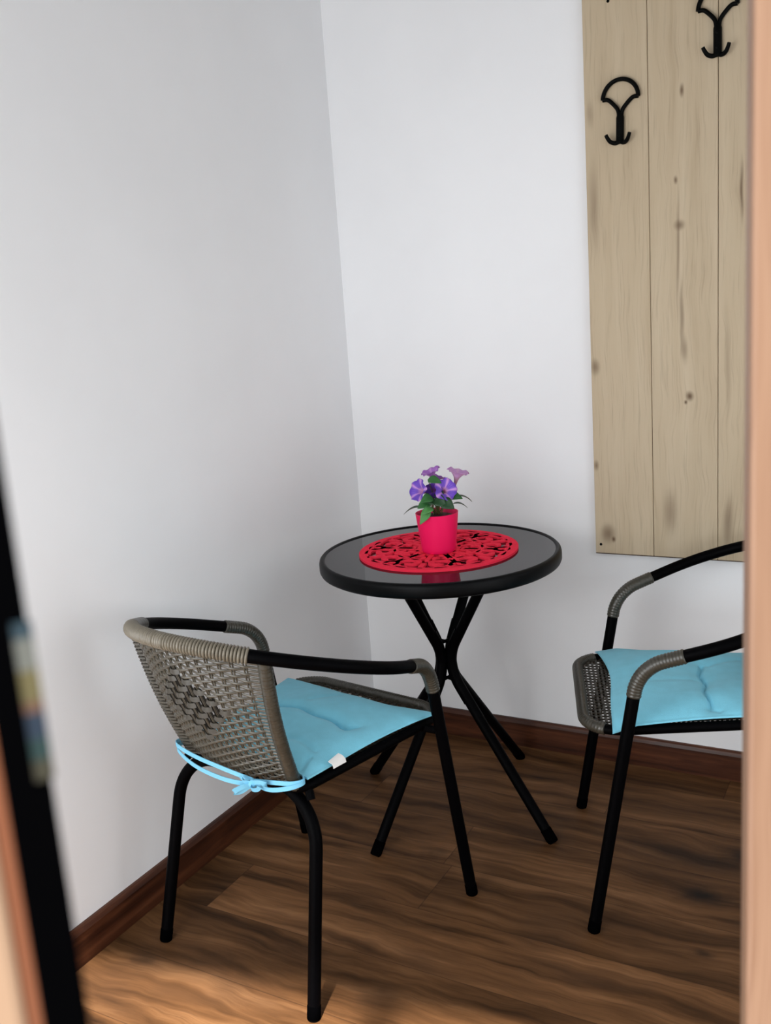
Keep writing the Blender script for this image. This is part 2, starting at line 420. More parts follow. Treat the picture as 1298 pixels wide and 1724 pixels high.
# small unidentified multicoloured patch on the seal
dc = MB(); z = 1.2600
for (h, col) in ((0.0030, (0.008, 0.022, 0.032)), (0.0060, (0.085, 0.088, 0.078)), (0.0060, (0.075, 0.062, 0.022)), (0.0022, (0.075, 0.036, 0.02)), (0.0050, (0.004, 0.012, 0.026)), (0.0042, (0.003, 0.018, 0.017)), (0.0040, (0.022, 0.019, 0.008))):
    dc.add([(0.0009, -0.0030, z-h), (0.0009, 0.0004, z-h), (0.0009, 0.0004, z), (0.0009, -0.0030, z), (0.0014, -0.0030, z-h), (0.0014, 0.0004, z-h), (0.0014, 0.0004, z), (0.0014, -0.0030, z)],
           [(0, 1, 2, 3), (7, 6, 5, 4), (0, 4, 5, 1), (2, 6, 7, 3), (1, 5, 6, 2), (0, 3, 7, 4)], [col]*8); z -= h
ds = dc.build('colour_patch', M['colpatch'], door, smooth=0, colors=True); ds['label'] = 'small multicoloured patch'

# baseboards
HB, TB = 0.083, 0.015
def skirt(name, L, mat, along):
    b_ = MB(); pr = [(0, 0), (TB, 0), (TB, HB-0.012), (TB-0.004, HB-0.003), (TB-0.009, HB), (0, HB)]
    for k in range(2):
        for (d, z) in pr: b_.v.append((L*k, -d, z) if along == 'x' else (d, -L*k, z)); b_.c.append((1, 1, 1))
    n = len(pr); b_.f += [(i, (i+1) % n, n+(i+1) % n, n+i) for i in range(n)]+[tuple(range(n)), tuple(range(2*n-1, n-1, -1))]
    return struct(b_.build(name, mat, smooth=0))
skirt('baseboard_back', XR, M['skirt_x'], 'x')
bl = skirt('baseboard_left', 2.2, M['skirt_y'], 'y')

# ------------------------------------------------------------------ coat rack board
board = thing('coat_rack_board', 'light oak plank coat board on the white back wall', 'coat rack board', (0.748, -0.0012, 0.613))
ZT = 1.50
xs = [0.0, 0.1565, 0.3185, 0.475]
KN = [[(0.012, 0.50, .018, .030, .55), (0.035, 0.055, .03, .04, .6), (0.050, 0.040, .008, .012, .9), (0.008, 0.24, .010, .02, .6), (0.02, 0.9, .02, .16, .35), (0.015, 1.12, .015, .05, .3)],
      [(0.225, 0.78, .006, .20, .45), (0.228, 0.835, .02, .018, .6), (0.235, 0.62, .009, .12, .45), (0.24, 0.535, .012, .05, .4), (0.248, 0.42, .014, .018, .8), (0.238, 0.405, .006, .008, .9), (0.234, 1.14, .008, .022, .75), (0.219, 0.94, .007, .014, .7), (0.20, 0.12, .03, .09, .4)],
      [(0.345, 0.10, .02, .10, .5), (0.372, 0.90, .006, .10, .7), (0.34, 0.5, .01, .2, .25)]]
for i in range(3):
    mt = wood('light_oak_plank', OAK, 'Z', 1.4, 24, 0.62, 0.20, knots=KN[i], dark=(0.13, 0.08, 0.045), spec=0.2, seed=i*5.0)
    MB().box(xs[i]+0.0006, xs[i+1]-0.0006, -0.020, 0.0, 0.0, ZT).build('plank', mt, board, smooth=0, bevel=0.0012, seg=1)
M['edge'] = plain('dark_brown_edge_band', (0.05, 0.026, 0.014), 0.6)
MB().box(xs[0]+0.0005, xs[3], -0.0192, -0.0, -0.0022, -0.0001).build('edge_band', M['edge'], board, smooth=0)
for (sx, sz) in ((0.015, 0.024), (0.065, 1.367)):
    sc = MB(); sc.lathe([(0.0001, 0.0022), (0.0022, 0.0020), (0.0036, 0.0008), (0.0038, 0.0)], 16)
    s_ = sc.build('screw', M['iron'], board); s_.location = (sx, -0.0198, sz); s_.rotation_euler = (PI/2, 0, 0)

# ------------------------------------------------------------------ coat hooks
def bar(path, w, d, mb, yoff=0.0):
    """flat iron bar in the x-z plane standing off the board, width w, depth d"""
    mb.tube(path, w/2, 10, flat=d/w, up=None)
def make_hook(label, loc, rz):
    h = thing('coat_hook', label, 'coat hook', loc, 0, 'coat hooks on the oak board')
    # local: origin at the fork of the stem on the board face; x right, z up, -y out of the board
    def arc(cx, cz, r, a0, a1, n=20): return [(cx+r*math.cos(math.radians(a0+(a1-a0)*k/n)), -0.008, cz+r*math.sin(math.radians(a0+(a1-a0)*k/n))) for k in range(n+1)]
    R = 0.043
    loop = arc(0, 0.036, R, 0, 180, 28)
    lt = loop[-1]; rt_ = loop[0]
    left = catmull([lt, (lt[0]+0.012, -0.008, lt[2]-0.0005), (lt[0]+0.024, -0.008, lt[2]-0.010), (-0.006, -0.008, 0.010), (-0.0025, -0.008, -0.010)], 6)
    right = catmull([rt_, (rt_[0]-0.012, -0.008, rt_[2]-0.0005), (rt_[0]-0.024, -0.008, rt_[2]-0.010), (0.006, -0.008, 0.010), (0.0025, -0.008, -0.010)], 6)
    a = MB(); n = 12
    def flatbar(path, w):
        a_ = [Vector(p) for p in path]; a.ribbon2 = None
        a.tube(path, w/2, 12, flat=0.8, up=(0, 1, 0.0))
    flatbar(loop, 0.0128); flatbar(left, 0.0122); flatbar(right, 0.0122)
    a.build('hook_arch', M['iron'], h, smooth=50)
    s_ = MB(); s_.tube([(0, -0.008, 0.006), (0, -0.008, -0.008), (0, -0.008, -0.030), (0, -0.008, -0.060), (0, -0.009, -0.066)], lambda i, t: 0.0096 if i else 0.006, 14, up=(0, 1, 0)); s_.build('hook_stem', M['iron'], h, smooth=50)
    for sg in (-1, 1):
        p = catmull([(0, -0.008, -0.061), (sg*0.010, -0.012, -0.066), (sg*0.020, -0.020, -0.063), (sg*0.026, -0.026, -0.054), (sg*0.029, -0.029, -0.047)], 6)
        k = MB(); k.tube(p, lambda i, t: 0.0058-0.0016*t, 12); k.build('hook_prong', M['iron'], h, smooth=50)
    for z in (-0.018, -0.050):
        q = MB(); q.lathe([(0.0001, 0.0016), (0.003, 0.0008), (0.0034, 0)], 14); o = q.build('screw', M['iron'], h); o.location = (0, -0.0172, z); o.rotation_euler = (PI/2, 0, 0)
    # back pad that holds the hook against the board
    b_ = MB(); b_.box(-0.006, 0.006, -0.0065, 0.0, -0.062, 0.0); b_.build('mounting_plate', M['iron'], h, smooth=0, bevel=0.001)
    h.rotation_euler = (0, rz, 0)
    return h
make_hook('black iron coat hook with fan loop on the left oak plank, wholly in view', (0.8395, -0.0214, 1.7205), 0.03)
make_hook('black iron coat hook over the right plank seam, its loop cut by the top edge', (1.0665, -0.0214, 1.879), 0.0)

# ------------------------------------------------------------------ wicker armchairs
CY = 0.508     # local y shift so that the chair's base centre is its origin
def sh(p): return (p[0], p[1]-CY, p[2])
XF, YFF, XA, YA, ZA, XBK, YBK, ZBK = 0.254, 0.754, 0.2474, 0.653, 0.5813, 0.362, 0.1855, 0.7455
LOOP = [Vector(sh(p)) for p in resample(fillet([(XF, YFF, 0), (XA, YA, ZA), (XBK, YBK, ZBK), (-XBK, YBK, ZBK), (-XA, YA, ZA), (-XF, YFF, 0)], [0.0874, 0.30, 0.30, 0.0874], 24), 0.008)]
NL = len(LOOP)
TR = 0.0128
def half(i): return LOOP[i]
def rail_y(x): return YBK+0.0015+2.4*x*x
def rail_z(x): return ZBK-0.9*x*x
def back_pt(u, v):
    xt = 0.179*u; top = Vector((xt, rail_y(xt), rail_z(xt)-0.006))
    bot = Vector((0.008+0.143*u, 0.338-0.022*(1-u*u), 0.430))
    p = bot.lerp(top, v); p.y -= 0.010*math.sin(PI*v)
    return Vector(sh(p))
def back_n(u, v):
    e = 0.01; a = back_pt(u+e, v)-back_pt(u-e, v); b_ = back_pt(u, min(1, v+e))-back_pt(u, max(0, v-e))
    return a.cross(b_).normalized()     # points to -y? sign is symmetric for a weave
def seat_outline(n=10):
    pts = [(0.214, 0.757), (0.166, 0.335), (-0.166, 0.335), (-0.214, 0.757)]
    P = [Vector((0, 0.757, 0))]+[Vector((*p, 0)) for p in pts]+[Vector((0, 0.757, 0))]
    return [Vector(sh((p.x, p.y, 0.430-0.008*(0.757-p.y)))) for p in fillet(P, [0.07, 0.03, 0.03, 0.07], n)]

def ringed(r0, amp, per):
    return lambda i, t: r0+amp*(0.5+0.5*math.cos(2*PI*i/per))

def make_chair(label, loc, rz):
    c = thing('wicker_armchair', label, 'chair', loc, rz, 'wicker armchairs at the round table')
    z_of = [p.z for p in LOOP]
    iR = next(i for i in range(NL) if z_of[i] > 0.40)          # right front leg ends here
    # arm starts at the same place; rail between |x| < .19 on the back side
    rail = [i for i in range(NL) if LOOP[i].y+CY < 0.34 and -0.185 <= LOOP[i].x <= 0.166]
    i0, i1 = rail[0], rail[-1]
    def cut(a, b_, ext=0): return LOOP[max(0, a-ext):min(NL, b_+1+ext)]
    for (a, b_) in ((0, iR), (NL-1-iR, NL-1)):
        lg = MB(); lg.tube(cut(a, b_), TR, 16); o = lg.build('front_leg', M['black'], c, smooth=40)
        e = LOOP[0] if a == 0 else LOOP[-1]; e2 = LOOP[4] if a == 0 else LOOP[-5]
        ft = MB(); d = (e2-e).normalized(); ft.tube([e-d*0.0005, e+d*0.002, e+d*0.026, e+d*0.028], lambda i, t: [TR-0.001, TR+0.0006, TR+0.0006, TR][i], 16); ft.build('rubber_foot', M['rubber'], o, smooth=40)
    for (a, b_) in ((iR, i0), (i1, NL-1-iR)):
        ar = MB(); ar.tube(cut(a, b_), TR, 16); ar.build('armrest', M['black'], c, smooth=40)
    ral = MB(); ral.tube(cut(i0, i1), TR, 16); ral.build('top_rail', M['black'], c, smooth=40)
    # wrapped wicker on the rail: individual turns
    W_ = resample(cut(i0, i1), 0.0009)
    wp = MB(); wp.tube(W_, lambda i, t: TR-0.0012+0.0046*abs(math.sin(PI*i/7.0))**0.7, 18); wp.build('rail_wrap', M['wick_l'], c, smooth=80)
    # smooth tape sleeves: bend of each armrest and the left rail corner
    iS0 = next(i for i in range(NL) if z_of[i] > 0.517)
    iS1 = next(i for i in range(iS0, NL) if LOOP[i].y+CY < 0.568)
    for (a, b_) in ((iS0, iS1), (NL-1-iS1, NL-1-iS0)):
        q = resample(cut(a, b_), 0.0022); rr = [0.0]*len(q)
        s_ = MB(); s_.tube(q, lambda i, t: TR+0.0010+0.0013*abs(math.sin(PI*i/3.0)), 16); s_.build('arm_wrap', M['wick_d'], c, smooth=80)
    iC1 = next(i for i in range(i1, NL) if LOOP[i].y+CY > 0.325)
    q = resample(cut(i1, iC1), 0.0022); s_ = MB(); s_.tube(q, lambda i, t: TR+0.0014+0.0006*((i*0.37) % 1.0), 16); s_.build('corner_wrap', M['wick_d'], c, smooth=80)
    # rear legs: one bent tube, legs and the bar under the seat
    rear = [Vector(sh(p)) for p in resample(fillet([(-0.2167, 0.262, 0), (-0.1912, 0.3514, 0.4131), (0.1912, 0.3514, 0.4131), (0.2167, 0.262, 0)], [0.1082, 0.1082], 16), 0.008)]
    nr = len(rear); k1 = next(i for i in range(nr) if abs(rear[i].x) < 0.09)
    for sg in (0, 1):
        pth = rear[:k1+1] if sg == 0 else rear[nr-1-k1:][::-1]
        lg = MB(); lg.tube(pth, TR, 16); o = lg.build('rear_leg', M['black'], c, smooth=40)
        d = (pth[3]-pth[0]).normalized(); e = pth[0]
        ft = MB(); ft.tube([e-d*0.0005, e+d*0.002, e+d*0.026, e+d*0.028], lambda i, t: [TR-0.001, TR+0.0006, TR+0.0006, TR][i], 16); ft.build('rubber_foot', M['rubber'], o, smooth=40)
    cb = MB(); cb.tube(rear[k1:nr-k1], TR, 16); cb.build('cross_bar', M['black'], c, smooth=40)
    # seat frame, wrapped at the front, and brackets to the front legs
    so_ = seat_outline(); sf = MB(); sf.tube(resample(so_, 0.012), 0.0105, 12, closed=False); sf.build('seat_frame', M['black'], c, smooth=60)
    front = [p for p in so_]
    fr_ = [p for p in resample(so_, 0.0022)]
    k = next(i for i in range(len(fr_)) if fr_[i].y+CY < 0.715)
    fpath = fr_[len(fr_)-k:][:-1]+fr_[:k]
    fwp = MB(); fwp.tube(fpath, lambda i, t: 0.0118+0.0012*abs(math.sin(PI*i/3.0)), 14); fwp.build('seat_wrap', M['wick_d'], c, smooth=80)
    for sg in (-1, 1):
        bk = MB(); bk.tube([sh((sg*0.205, 0.675, 0.424)), sh((sg*0.2495, 0.680, 0.424))], 0.0085, 10); bk.build('bracket', M['black'], c)
        bk = MB(); bk.tube([sh((sg*0.165, 0.356, 0.426)), sh((sg*0.178, 0.349, 0.402))], 0.0085, 10); bk.build('bracket', M['black'], c)
    # woven seat
    ws = MB(); nx, ny = 26, 42
    def seat_pt(u, v): hw = 0.163+0.046*v; y = 0.345+0.410*v; y -= 0.02*max(0, v-0.8)*0; return Vector(sh((hw*u, y, 0.430-0.008*(1-v)*0.4-0.012*(1-u*u)*math.sin(PI*min(1, v*1.0)))))
    for i in range(ny):
        v = (i+0.5)/ny; lim = 1.0 if v < 0.86 else 1-((v-0.86)/0.14)**2*0.28
        ws.tube([seat_pt(-lim+2*lim*k/60, v)+Vector((0, 0, 0.0016*math.cos(PI*(k/60*nx)+PI*i))) for k in range(61)], 0.0030, 5, flat=0.5, up=(0, 1, 0))
    for i in range(nx):
        u = -0.96+1.92*i/(nx-1); vm = 0.995 if abs(u) < 0.72 else 0.995-0.10*((abs(u)-0.72)/0.24)**2
        ws.tube([seat_pt(u, vm*k/30) for k in range(31)], 0.0022, 5)
    ws.build('woven_seat', M['seatweave'], c, smooth=60)
    # back: two wrapped side posts, woven panel, diamond of broad strips
    for sg in (-1, 1):
        pth = resample([back_pt(sg*1.0, v/12*1.02-0.01) for v in range(13)], 0.0020)
        ps = MB(); ps.tube(pth, lambda i, t: (0.0125 if sg > 0 else 0.0108)+0.0012*((i*0.37) % 1.0), 14); ps.build('side_post', M['wick_d'], c, smooth=80)
    wb = MB(); NW, NR = 15, 36
    us = [-0.84+1.68*k/(NW-1) for k in range(NW)]
    for u in us:
        for du in (-0.012, 0.012):
            wb.tube([back_pt(u+du, v/24) for v in range(25)], 0.0016, 6)
    cu, cr = 7, 20                                           # centre of the diamond: warp index, row index
    def in_dia(kf, r): return abs(kf-cu)/4.2+abs(r-cr)/(4.2*2.3) < 1.0
    for r in range(NR):
        v = 0.03+0.94*r/(NR-1)
        pts = []; runs = []
        n_s = NW*6
        for k in range(n_s+1):
            u = -1.0+2.0*k/n_s; kf = (u+0.84)/1.68*(NW-1)
            if in_dia(kf, r):
                if len(pts) > 2: runs.append(pts)
                pts = []; continue
            amp = 0.0026 if abs(u) < 0.86 else 0.0
            pts.append(back_pt(u, v)+back_n(u, v)*(amp*math.cos(PI*kf+PI*r)))
        if len(pts) > 2: runs.append(pts)
        for pp in runs: wb.tube(pp, 0.00265, 6, flat=0.55, up=(0, 0, 1))
    # long turns around the side posts
    for r in range(NR):
        v = 0.03+0.94*r/(NR-1)
        for sg in (-1,):
            p0 = back_pt(sg*0.84, v); p1 = back_pt(sg*1.0, v); nn = back_n(sg*0.95, v)
            if nn.y > 0: nn = -nn
            o_ = (back_pt(1, v)-back_pt(-1, v)).normalized()*sg
            wb.tube([p0+nn*0.002, p1+nn*0.0125, p1+nn*0.010+o_*0.0085, p1+o_*0.0128, p1-nn*0.010+o_*0.0075, p1-nn*0.0125, p0-nn*0.002], 0.0023, 6, flat=0.6, up=(0, 0, 1))
    wb.build('woven_back', M['wick'], c, smooth=60)
    dm = MB(); db = MB()
    DR = 2.3                                                 # rows per diamond cell
    def uk(kf): return -0.84+1.68*kf/(NW-1)
    def vr(r): return 0.03+0.94*r/(NR-1)
    def out(u, v):
        nn = back_n(u, v); return -nn if nn.y > 0 else nn
    for a in range(-3, 4):                                   # dark upright bands behind the floats
        h = 4.4-abs(a); u = uk(cu+a)
        db.ribbon([back_pt(u, vr(cr+DR*h*(q/8-0.5)*2))+out(u, vr(cr))*0.0004 for q in range(9)], 0.0190, 0.0010, (1, 0, 0))
    for a in range(-4, 5):
        for b_ in range(-4, 5):
            if abs(a)+abs(b_) > 4 or (a+b_) % 2: continue
            r = cr+b_*DR; kf = cu+a; v = vr(r)
            pp = []
            for q in range(9):
                u = uk(kf-0.62+1.24*q/8)
                pp.append(back_pt(u, v)+out(u, v)*(0.0050*math.sin(PI*q/8)+0.0004))
            dm.ribbon(pp, 0.0100, 0.0014, (0, 0, 1))
    db.build('diamond_backing', M['wick_k'], c, smooth=40)
    dm.build('diamond_weave', M['wick_p'], c, smooth=40)
    return c
CH1 = ((0.37385, -0.94337, 0), math.radians(80.736-90))
CH2 = ((1.09335, -0.44010, 0), math.radians(-159.597-90))
chair_a = make_chair('black steel armchair with grey-brown wicker back turned to the viewer, by the left wall', *CH1)

def copy_tree(o, parent=None):
    n = o.copy(); COL.objects.link(n)
    if parent: n.parent = parent
    for ch in list(o.children): copy_tree(ch, n)
    return n
chair_b = copy_tree(chair_a)
chair_b.location = CH2[0]; chair_b.rotation_euler = (0, 0, CH2[1])
chair_b['label'] = 'black steel armchair facing left below the oak board, its back hidden by the door frame'

# ------------------------------------------------------------------ seat cushions
def cushion_mesh(creases, puff, seed, droop, front=0.215):
    rnd = random.Random(seed); NU, NV = 110, 112
    ph = [rnd.uniform(0, 6.28) for _ in range(12)]
    def outline(u, v):
        hw = 0.172+(front-0.172)*v
        x = hw*u; y = 0.350+0.356*v
        x += 0.004*math.sin(5*v+ph[0])*u; y += 0.004*math.sin(4*u+ph[1])*(2*v-1)
        # sides pulled in a little between the corners
        x *= 1-0.035*math.sin(PI*v); y = y+(0.5-v)*0.030*(1-u*u)
        return x, y
    def seg(x, y, s):
        (x0, y0), (x1, y1) = s; dx, dy = x1-x0, y1-y0; t = max(0, min(1, ((x-x0)*dx+(y-y0)*dy)/(dx*dx+dy*dy)))
        return math.hypot(x-x0-dx*t, y-y0-dy*t), t
    mb = MB(); top = []; bot = []
    for i in range(NV+1):
        for k in range(NU+1):
            u = 2*k/NU-1; v = i/NV; x, y = outline(u, v)
            e = max(0.0, (1-u**6))*max(0.0, (1-(2*v-1)**6)); e = e**0.45
            h = puff*(0.45+0.55*max(0, (1-u*u))**0.5*max(0, (1-(2*v-1)**2))**0.5)*e
            h += e*0.0022*(math.sin(23*x+9*y+ph[2])+math.sin(17*y-21*x+ph[3])+0.6*math.sin(43*x+31*y+ph[4]))
            for (s, dep, wd) in creases:
                d, t = seg(x, y+0.004*math.sin(60*x+ph[5]), s); h -= e*dep*(0.55*math.exp(-(d/wd)**2)+0.45*math.exp(-(d/(wd*5))**2))
            z0 = 0.4440-droop*(max(0, v-0.86)/0.14)*abs(u)**9
            top.append((x, y-CY, z0+max(0.004, h))); bot.append((x, y-CY, z0))
    n = NU+1; fs = []
    for i in range(NV):
        for k in range(NU):
            a = i*n+k; fs.append((a, a+1, a+n+1, a+n)); b_ = a+len(top); fs.append((b_, b_+n, b_+n+1, b_+1))
    o = len(top); ring = [k for k in range(n)]+[i*n+NU for i in range(1, NV+1)]+[NV*n+k for k in range(NU-1, -1, -1)]+[i*n for i in range(NV-1, 0, -1)]
    for a, b_ in zip(ring, ring[1:]+ring[:1]): fs.append((a, a+o, b_+o, b_))
    mb.add(top+bot, fs); return mb

cu1 = thing('seat_cushion', 'sky-blue quilted seat cushion with a bow tied behind the wicker back', 'cushion', CH1[0], CH1[1], 'blue seat cushions')
cushion_mesh([(((-0.19, 0.556), (0.118, 0.536)), 0.020, 0.0032), (((0.10, 0.536), (0.135, 0.550)), 0.008, 0.004), (((0.02, 0.43), (0.13, 0.425)), 0.007, 0.008), (((-0.03, 0.584), (0.0, 0.655)), 0.005, 0.008), (((0.155, 0.34), (0.135, 0.40)), 0.008, 0.005)], 0.030, 3, 0.002).build('cushion_pad', M['cush'], cu1, smooth=70)
tie = MB()
L0 = sh((-0.168, 0.318, 0.452))
up_strand = catmull([sh((-0.150, 0.350, 0.449)), sh((-0.163, 0.335, 0.452)), sh((-0.157, 0.308, 0.454)), sh((-0.09, 0.297, 0.449)), sh((0.0, 0.293, 0.446)), sh((0.085, 0.293, 0.443))], 8)
lo_strand = catmull([sh((-0.150, 0.352, 0.446)), sh((-0.163, 0.337, 0.446)), sh((-0.155, 0.308, 0.444)), sh((-0.09, 0.296, 0.428)), sh((0.0, 0.292, 0.424)), sh((0.085, 0.291, 0.434))], 8)
tie.ribbon(up_strand, 0.0095, 0.0014); tie.ribbon(lo_strand, 0.0095, 0.0014)
tie.ribbon(catmull([sh((0.085, 0.293, 0.442)), sh((0.125, 0.299, 0.447)), sh((0.165, 0.314, 0.448)), sh((0.178, 0.334, 0.448)), sh((0.165, 0.345, 0.448))], 8), 0.009, 0.0014)
tie.ribbon(catmull([sh((0.085, 0.292, 0.437)), sh((0.125, 0.296, 0.433)), sh((0.165, 0.311, 0.441)), sh((0.179, 0.333, 0.446)), sh((0.165, 0.346, 0.446))], 8), 0.009, 0.0014)
tie.build('tie', M['tie'], cu1, smooth=60)
bow = MB()
K = Vector(sh((0.085, 0.290, 0.438)))
bow.lathe([(0.0004, -0.009), (0.006, -0.007), (0.0085, -0.001), (0.0075, 0.005), (0.003, 0.009), (0.0004, 0.0095)], 14, K)
bow.ribbon(catmull([K, K+Vector((0.018, -0.010, 0.012)), K+Vector((0.036, -0.010, 0.016)), K+Vector((0.040, -0.004, 0.010)), K+Vector((0.026, -0.002, 0.003)), K], 7), 0.010, 0.0014, (0, -0.3, 1))
bow.ribbon(catmull([K, K+Vector((-0.012, -0.012, -0.004)), K+Vector((-0.030, -0.016, -0.014)), K+Vector((-0.042, -0.012, -0.024)), K+Vector((-0.036, -0.004, -0.026)), K+Vector((-0.016, -0.003, -0.012)), K], 7), 0.011, 0.0014, (0, -0.5, 1))
bow.ribbon(catmull([K, K+Vector((-0.010, -0.012, 0.008)), K+Vector((-0.014, -0.012, 0.014)), K+Vector((-0.024, -0.008, 0.008))], 6), 0.009, 0.0014, (0, -0.4, 1))
bow.ribbon(catmull([K, K+Vector((0.008, -0.012, -0.004)), K+Vector((0.022, -0.012, -0.002)), K+Vector((0.030, -0.010, 0.005))], 6), 0.009, 0.0014, (0, -0.4, 1))
bow.build('bow', M['tie'], cu1, smooth=60)
tg = MB(); tg.ribbon([sh((0.1795, 0.418, 0.460)), sh((0.1885, 0.419, 0.457)), sh((0.1925, 0.420, 0.452)), sh((0.1935, 0.420, 0.446))], 0.034, 0.0012, (0.1, 1, 0)); tg.build('care_tag', M['tag'], cu1, smooth=60)
cu2 = thing('seat_cushion', 'sky-blue quilted seat cushion on the right chair, partly behind the door frame', 'cushion', CH2[0], CH2[1], 'blue seat cushions')
cushion_mesh([(((0.07, 0.487), (-0.155, 0.503)), 0.015, 0.0042), (((-0.155, 0.503), (-0.165, 0.485)), 0.008, 0.005), (((0.07, 0.47), (0.11, 0.39)), 0.007, 0.008), (((-0.02, 0.51), (-0.03, 0.62)), 0.003, 0.010)], 0.024, 11, 0.012, 0.225).build('cushion_pad', M['cush'], cu2, smooth=70)

# ------------------------------------------------------------------ round table
TX, TY, TZ = 0.470, -0.4125, 0.7053
table = thing('round_table', 'round black bistro table with a dark glass top and crossed tube legs', 'table', (TX, TY, 0))
rim = MB(); R_ = 0.3005
rim.lathe([(0.285, -0.008), (0.2875, -0.002), (0.291, 0.0), (0.2955, -0.0012), (0.299, -0.005), (R_, -0.011), (R_, -0.027), (0.298, -0.033), (0.292, -0.0365), (0.278, -0.037), (0.278, -0.030), (0.285, -0.028)], 128, (0, 0, TZ), closed=True)
rim.build('table_rim', M['rim'], table, smooth=50)
gl = MB(); gl.lathe([(0.2862, -0.0095), (0.2862, -0.0035)], 128, (0, 0, TZ)); gl.build('glass_top', M['glass'], table, smooth=30)
feet = [Vector((0.384, -0.691)), Vector((0.170, -0.317)), Vector((0.529, -0.083)), Vector((0.763, -0.475))]
fc = sum(feet, Vector((0, 0)))/4
C0 = Vector((TX, TY))
for f_ in feet:
    d = (f_-fc).normalized(); rr = (f_-fc).length
    c2 = Vector((0.0, 0.0))
    P = [Vector((*(d*rr*1.0), 0.0)), Vector((*(d*0.0185), 0.378)), Vector((*(d*0.0185), 0.440)), Vector((*(d*0.155), 0.672))]
    P = [Vector((p.x+(fc.x-TX)*(1-p.z/0.67), p.y+(fc.y-TY)*(1-p.z/0.67), p.z)) for p in P]
    pth = resample(fillet(P, [0.12, 0.12], 10), 0.01)
    lg = MB(); lg.tube(pth, 0.0130, 16); o = lg.build('leg', M['black'], table, smooth=40)
    e = pth[0]; dd = (pth[2]-pth[0]).normalized()
    ft = MB(); ft.tube([e-dd*0.0005, e+dd*0.003, e+dd*0.034, e+dd*0.036], lambda i, t: [0.0125, 0.0138, 0.0138, 0.013][i], 16); ft.build('rubber_foot', M['rubber'], o, smooth=40)
    # clamp half-shell on the inside of the bend
    cl = MB(); seg_ = [p-Vector((d.x, d.y, 0))*0.004 for p in pth if 0.305 < p.z < 0.508]
    cl.tube(seg_, 0.0128, 12); cl.build('clamp', M['black'], o, smooth=40)
for z in (0.362, 0.462):
    for k in range(2):
        a = math.atan2((feet[0]-fc).y, (feet[0]-fc).x)+k*PI/2
        e = Vector((math.cos(a)*0.03, math.sin(a)*0.03, 0)); b_ = MB()
        o0 = Vector(((fc.x-TX)*(1-z/0.67), (fc.y-TY)*(1-z/0.67), z))
        b_.tube([o0-e, o0+e], 0.0042, 10); b_.build('bolt', M['black'], table)
sp = MB()
for k in range(2):
    a = math.atan2((feet[0]-fc).y, (feet[0]-fc).x)+k*PI/2; e = Vector((math.cos(a)*0.272, math.sin(a)*0.272, 0))
    sp.tube([Vector((0, 0, 0.678))-e, Vector((0, 0, 0.678))+e], 0.009, 10)
sp.build('under_frame', M['black'], table, smooth=40)

# ------------------------------------------------------------------ red felt table mat
MC = (0.4655, -0.4080); MZ0, MZ1 = TZ-0.0033, TZ+0.0022
mat_ = MB()
def circ(cx, cy, r, n=40): return [(cx+r*math.cos(2*PI*k/n), cy+r*math.sin(2*PI*k/n)) for k in range(n)]
RM = 0.1985; zt = MZ1-MZ0
mat_.flat_stroke(circ(0, 0, RM-0.011, 160), 0.022, 0, zt, True)
mat_.lathe([(0.0005, 0.0), (0.058, 0.0), (0.058, zt), (0.0005, zt)], 64, (0, 0, 0))
def rot(p, a): return (p[0]*math.cos(a)-p[1]*math.sin(a), p[0]*math.sin(a)+p[1]*math.cos(a))
def spiral(cx, cy, r0_, r1_, a0, turns, sg, n=44):
    return [(cx+(r0_+(r1_-r0_)*k/n)*math.cos(a0+sg*2*PI*turns*k/n), cy+(r0_+(r1_-r0_)*k/n)*math.sin(a0+sg*2*PI*turns*k/n)) for k in range(n+1)]
NF = 6
for q in range(NF):
    a = 2*PI*q/NF+0.2
    for sg in (-1, 1):
        st = spiral(0.133, sg*0.036, 0.008, 0.040, -sg*0.4, 1.15, sg)      # large scroll by the outer band
        mat_.flat_stroke([rot(p, a) for p in st], 0.0145, 0, zt)
        st = spiral(0.088, sg*0.024, 0.004, 0.026, PI+sg*0.3, 1.0, -sg)
        mat_.flat_stroke([rot(p, a) for p in st], 0.0125, 0, zt)
    mat_.flat_stroke([rot(p, a) for p in circ(0.160, 0, 0.016, 28)], 0.012, 0, zt, True)
    mat_.flat_stroke([rot((x, 0), a) for x in (0.055, 0.085, 0.145)], 0.013, 0, zt)
    b2 = a+PI/NF
    mat_.flat_stroke([rot((x, 0), b2) for x in (0.050, 0.090, 0.112)], 0.012, 0, zt)
    mat_.flat_stroke([rot((x, 0), b2) for x in (0.137, 0.160, 0.182)], 0.013, 0, zt)
mo = mat_.build('table_mat', M['felt'], None, smooth=0)
mo.location = (*MC, MZ0)
tag(mo, 'round red cut-out felt mat with a scroll pattern on the glass table', 'table mat')

# ------------------------------------------------------------------ potted flowers
PX, PY, PZ = 0.4790, -0.4315, MZ1+0.0003
pot = thing('potted_flower', 'purple flowers in a hot pink plastic pot on the red mat', 'potted plant', (PX, PY, PZ))
PH = 0.098
pb = MB(); pb.lathe([(0.0005, 0.001), (0.038, 0.0), (0.0415, 0.003), (0.0425, 0.012), (0.0428, 0.014), (0.0525, PH-0.001), (0.0528, PH), (0.0515, PH+0.0004), (0.0508, PH-0.001), (0.0425, 0.02), (0.0005, 0.018)], 64)
pb.build('flower_pot', M['pot'], pot, smooth=50)
sl = MB(); prof = [(0.0485, PH-0.018), (0.046, PH-0.015), (0.038, PH-0.009), (0.026, PH-0.006), (0.012, PH-0.004), (0.0005, PH-0.003)]
sl.lathe([(0.0005, PH-0.03), (0.0475, PH-0.028)]+prof, 40); sl.build('soil', M['soil'], pot)
rr_ = random.Random(5)
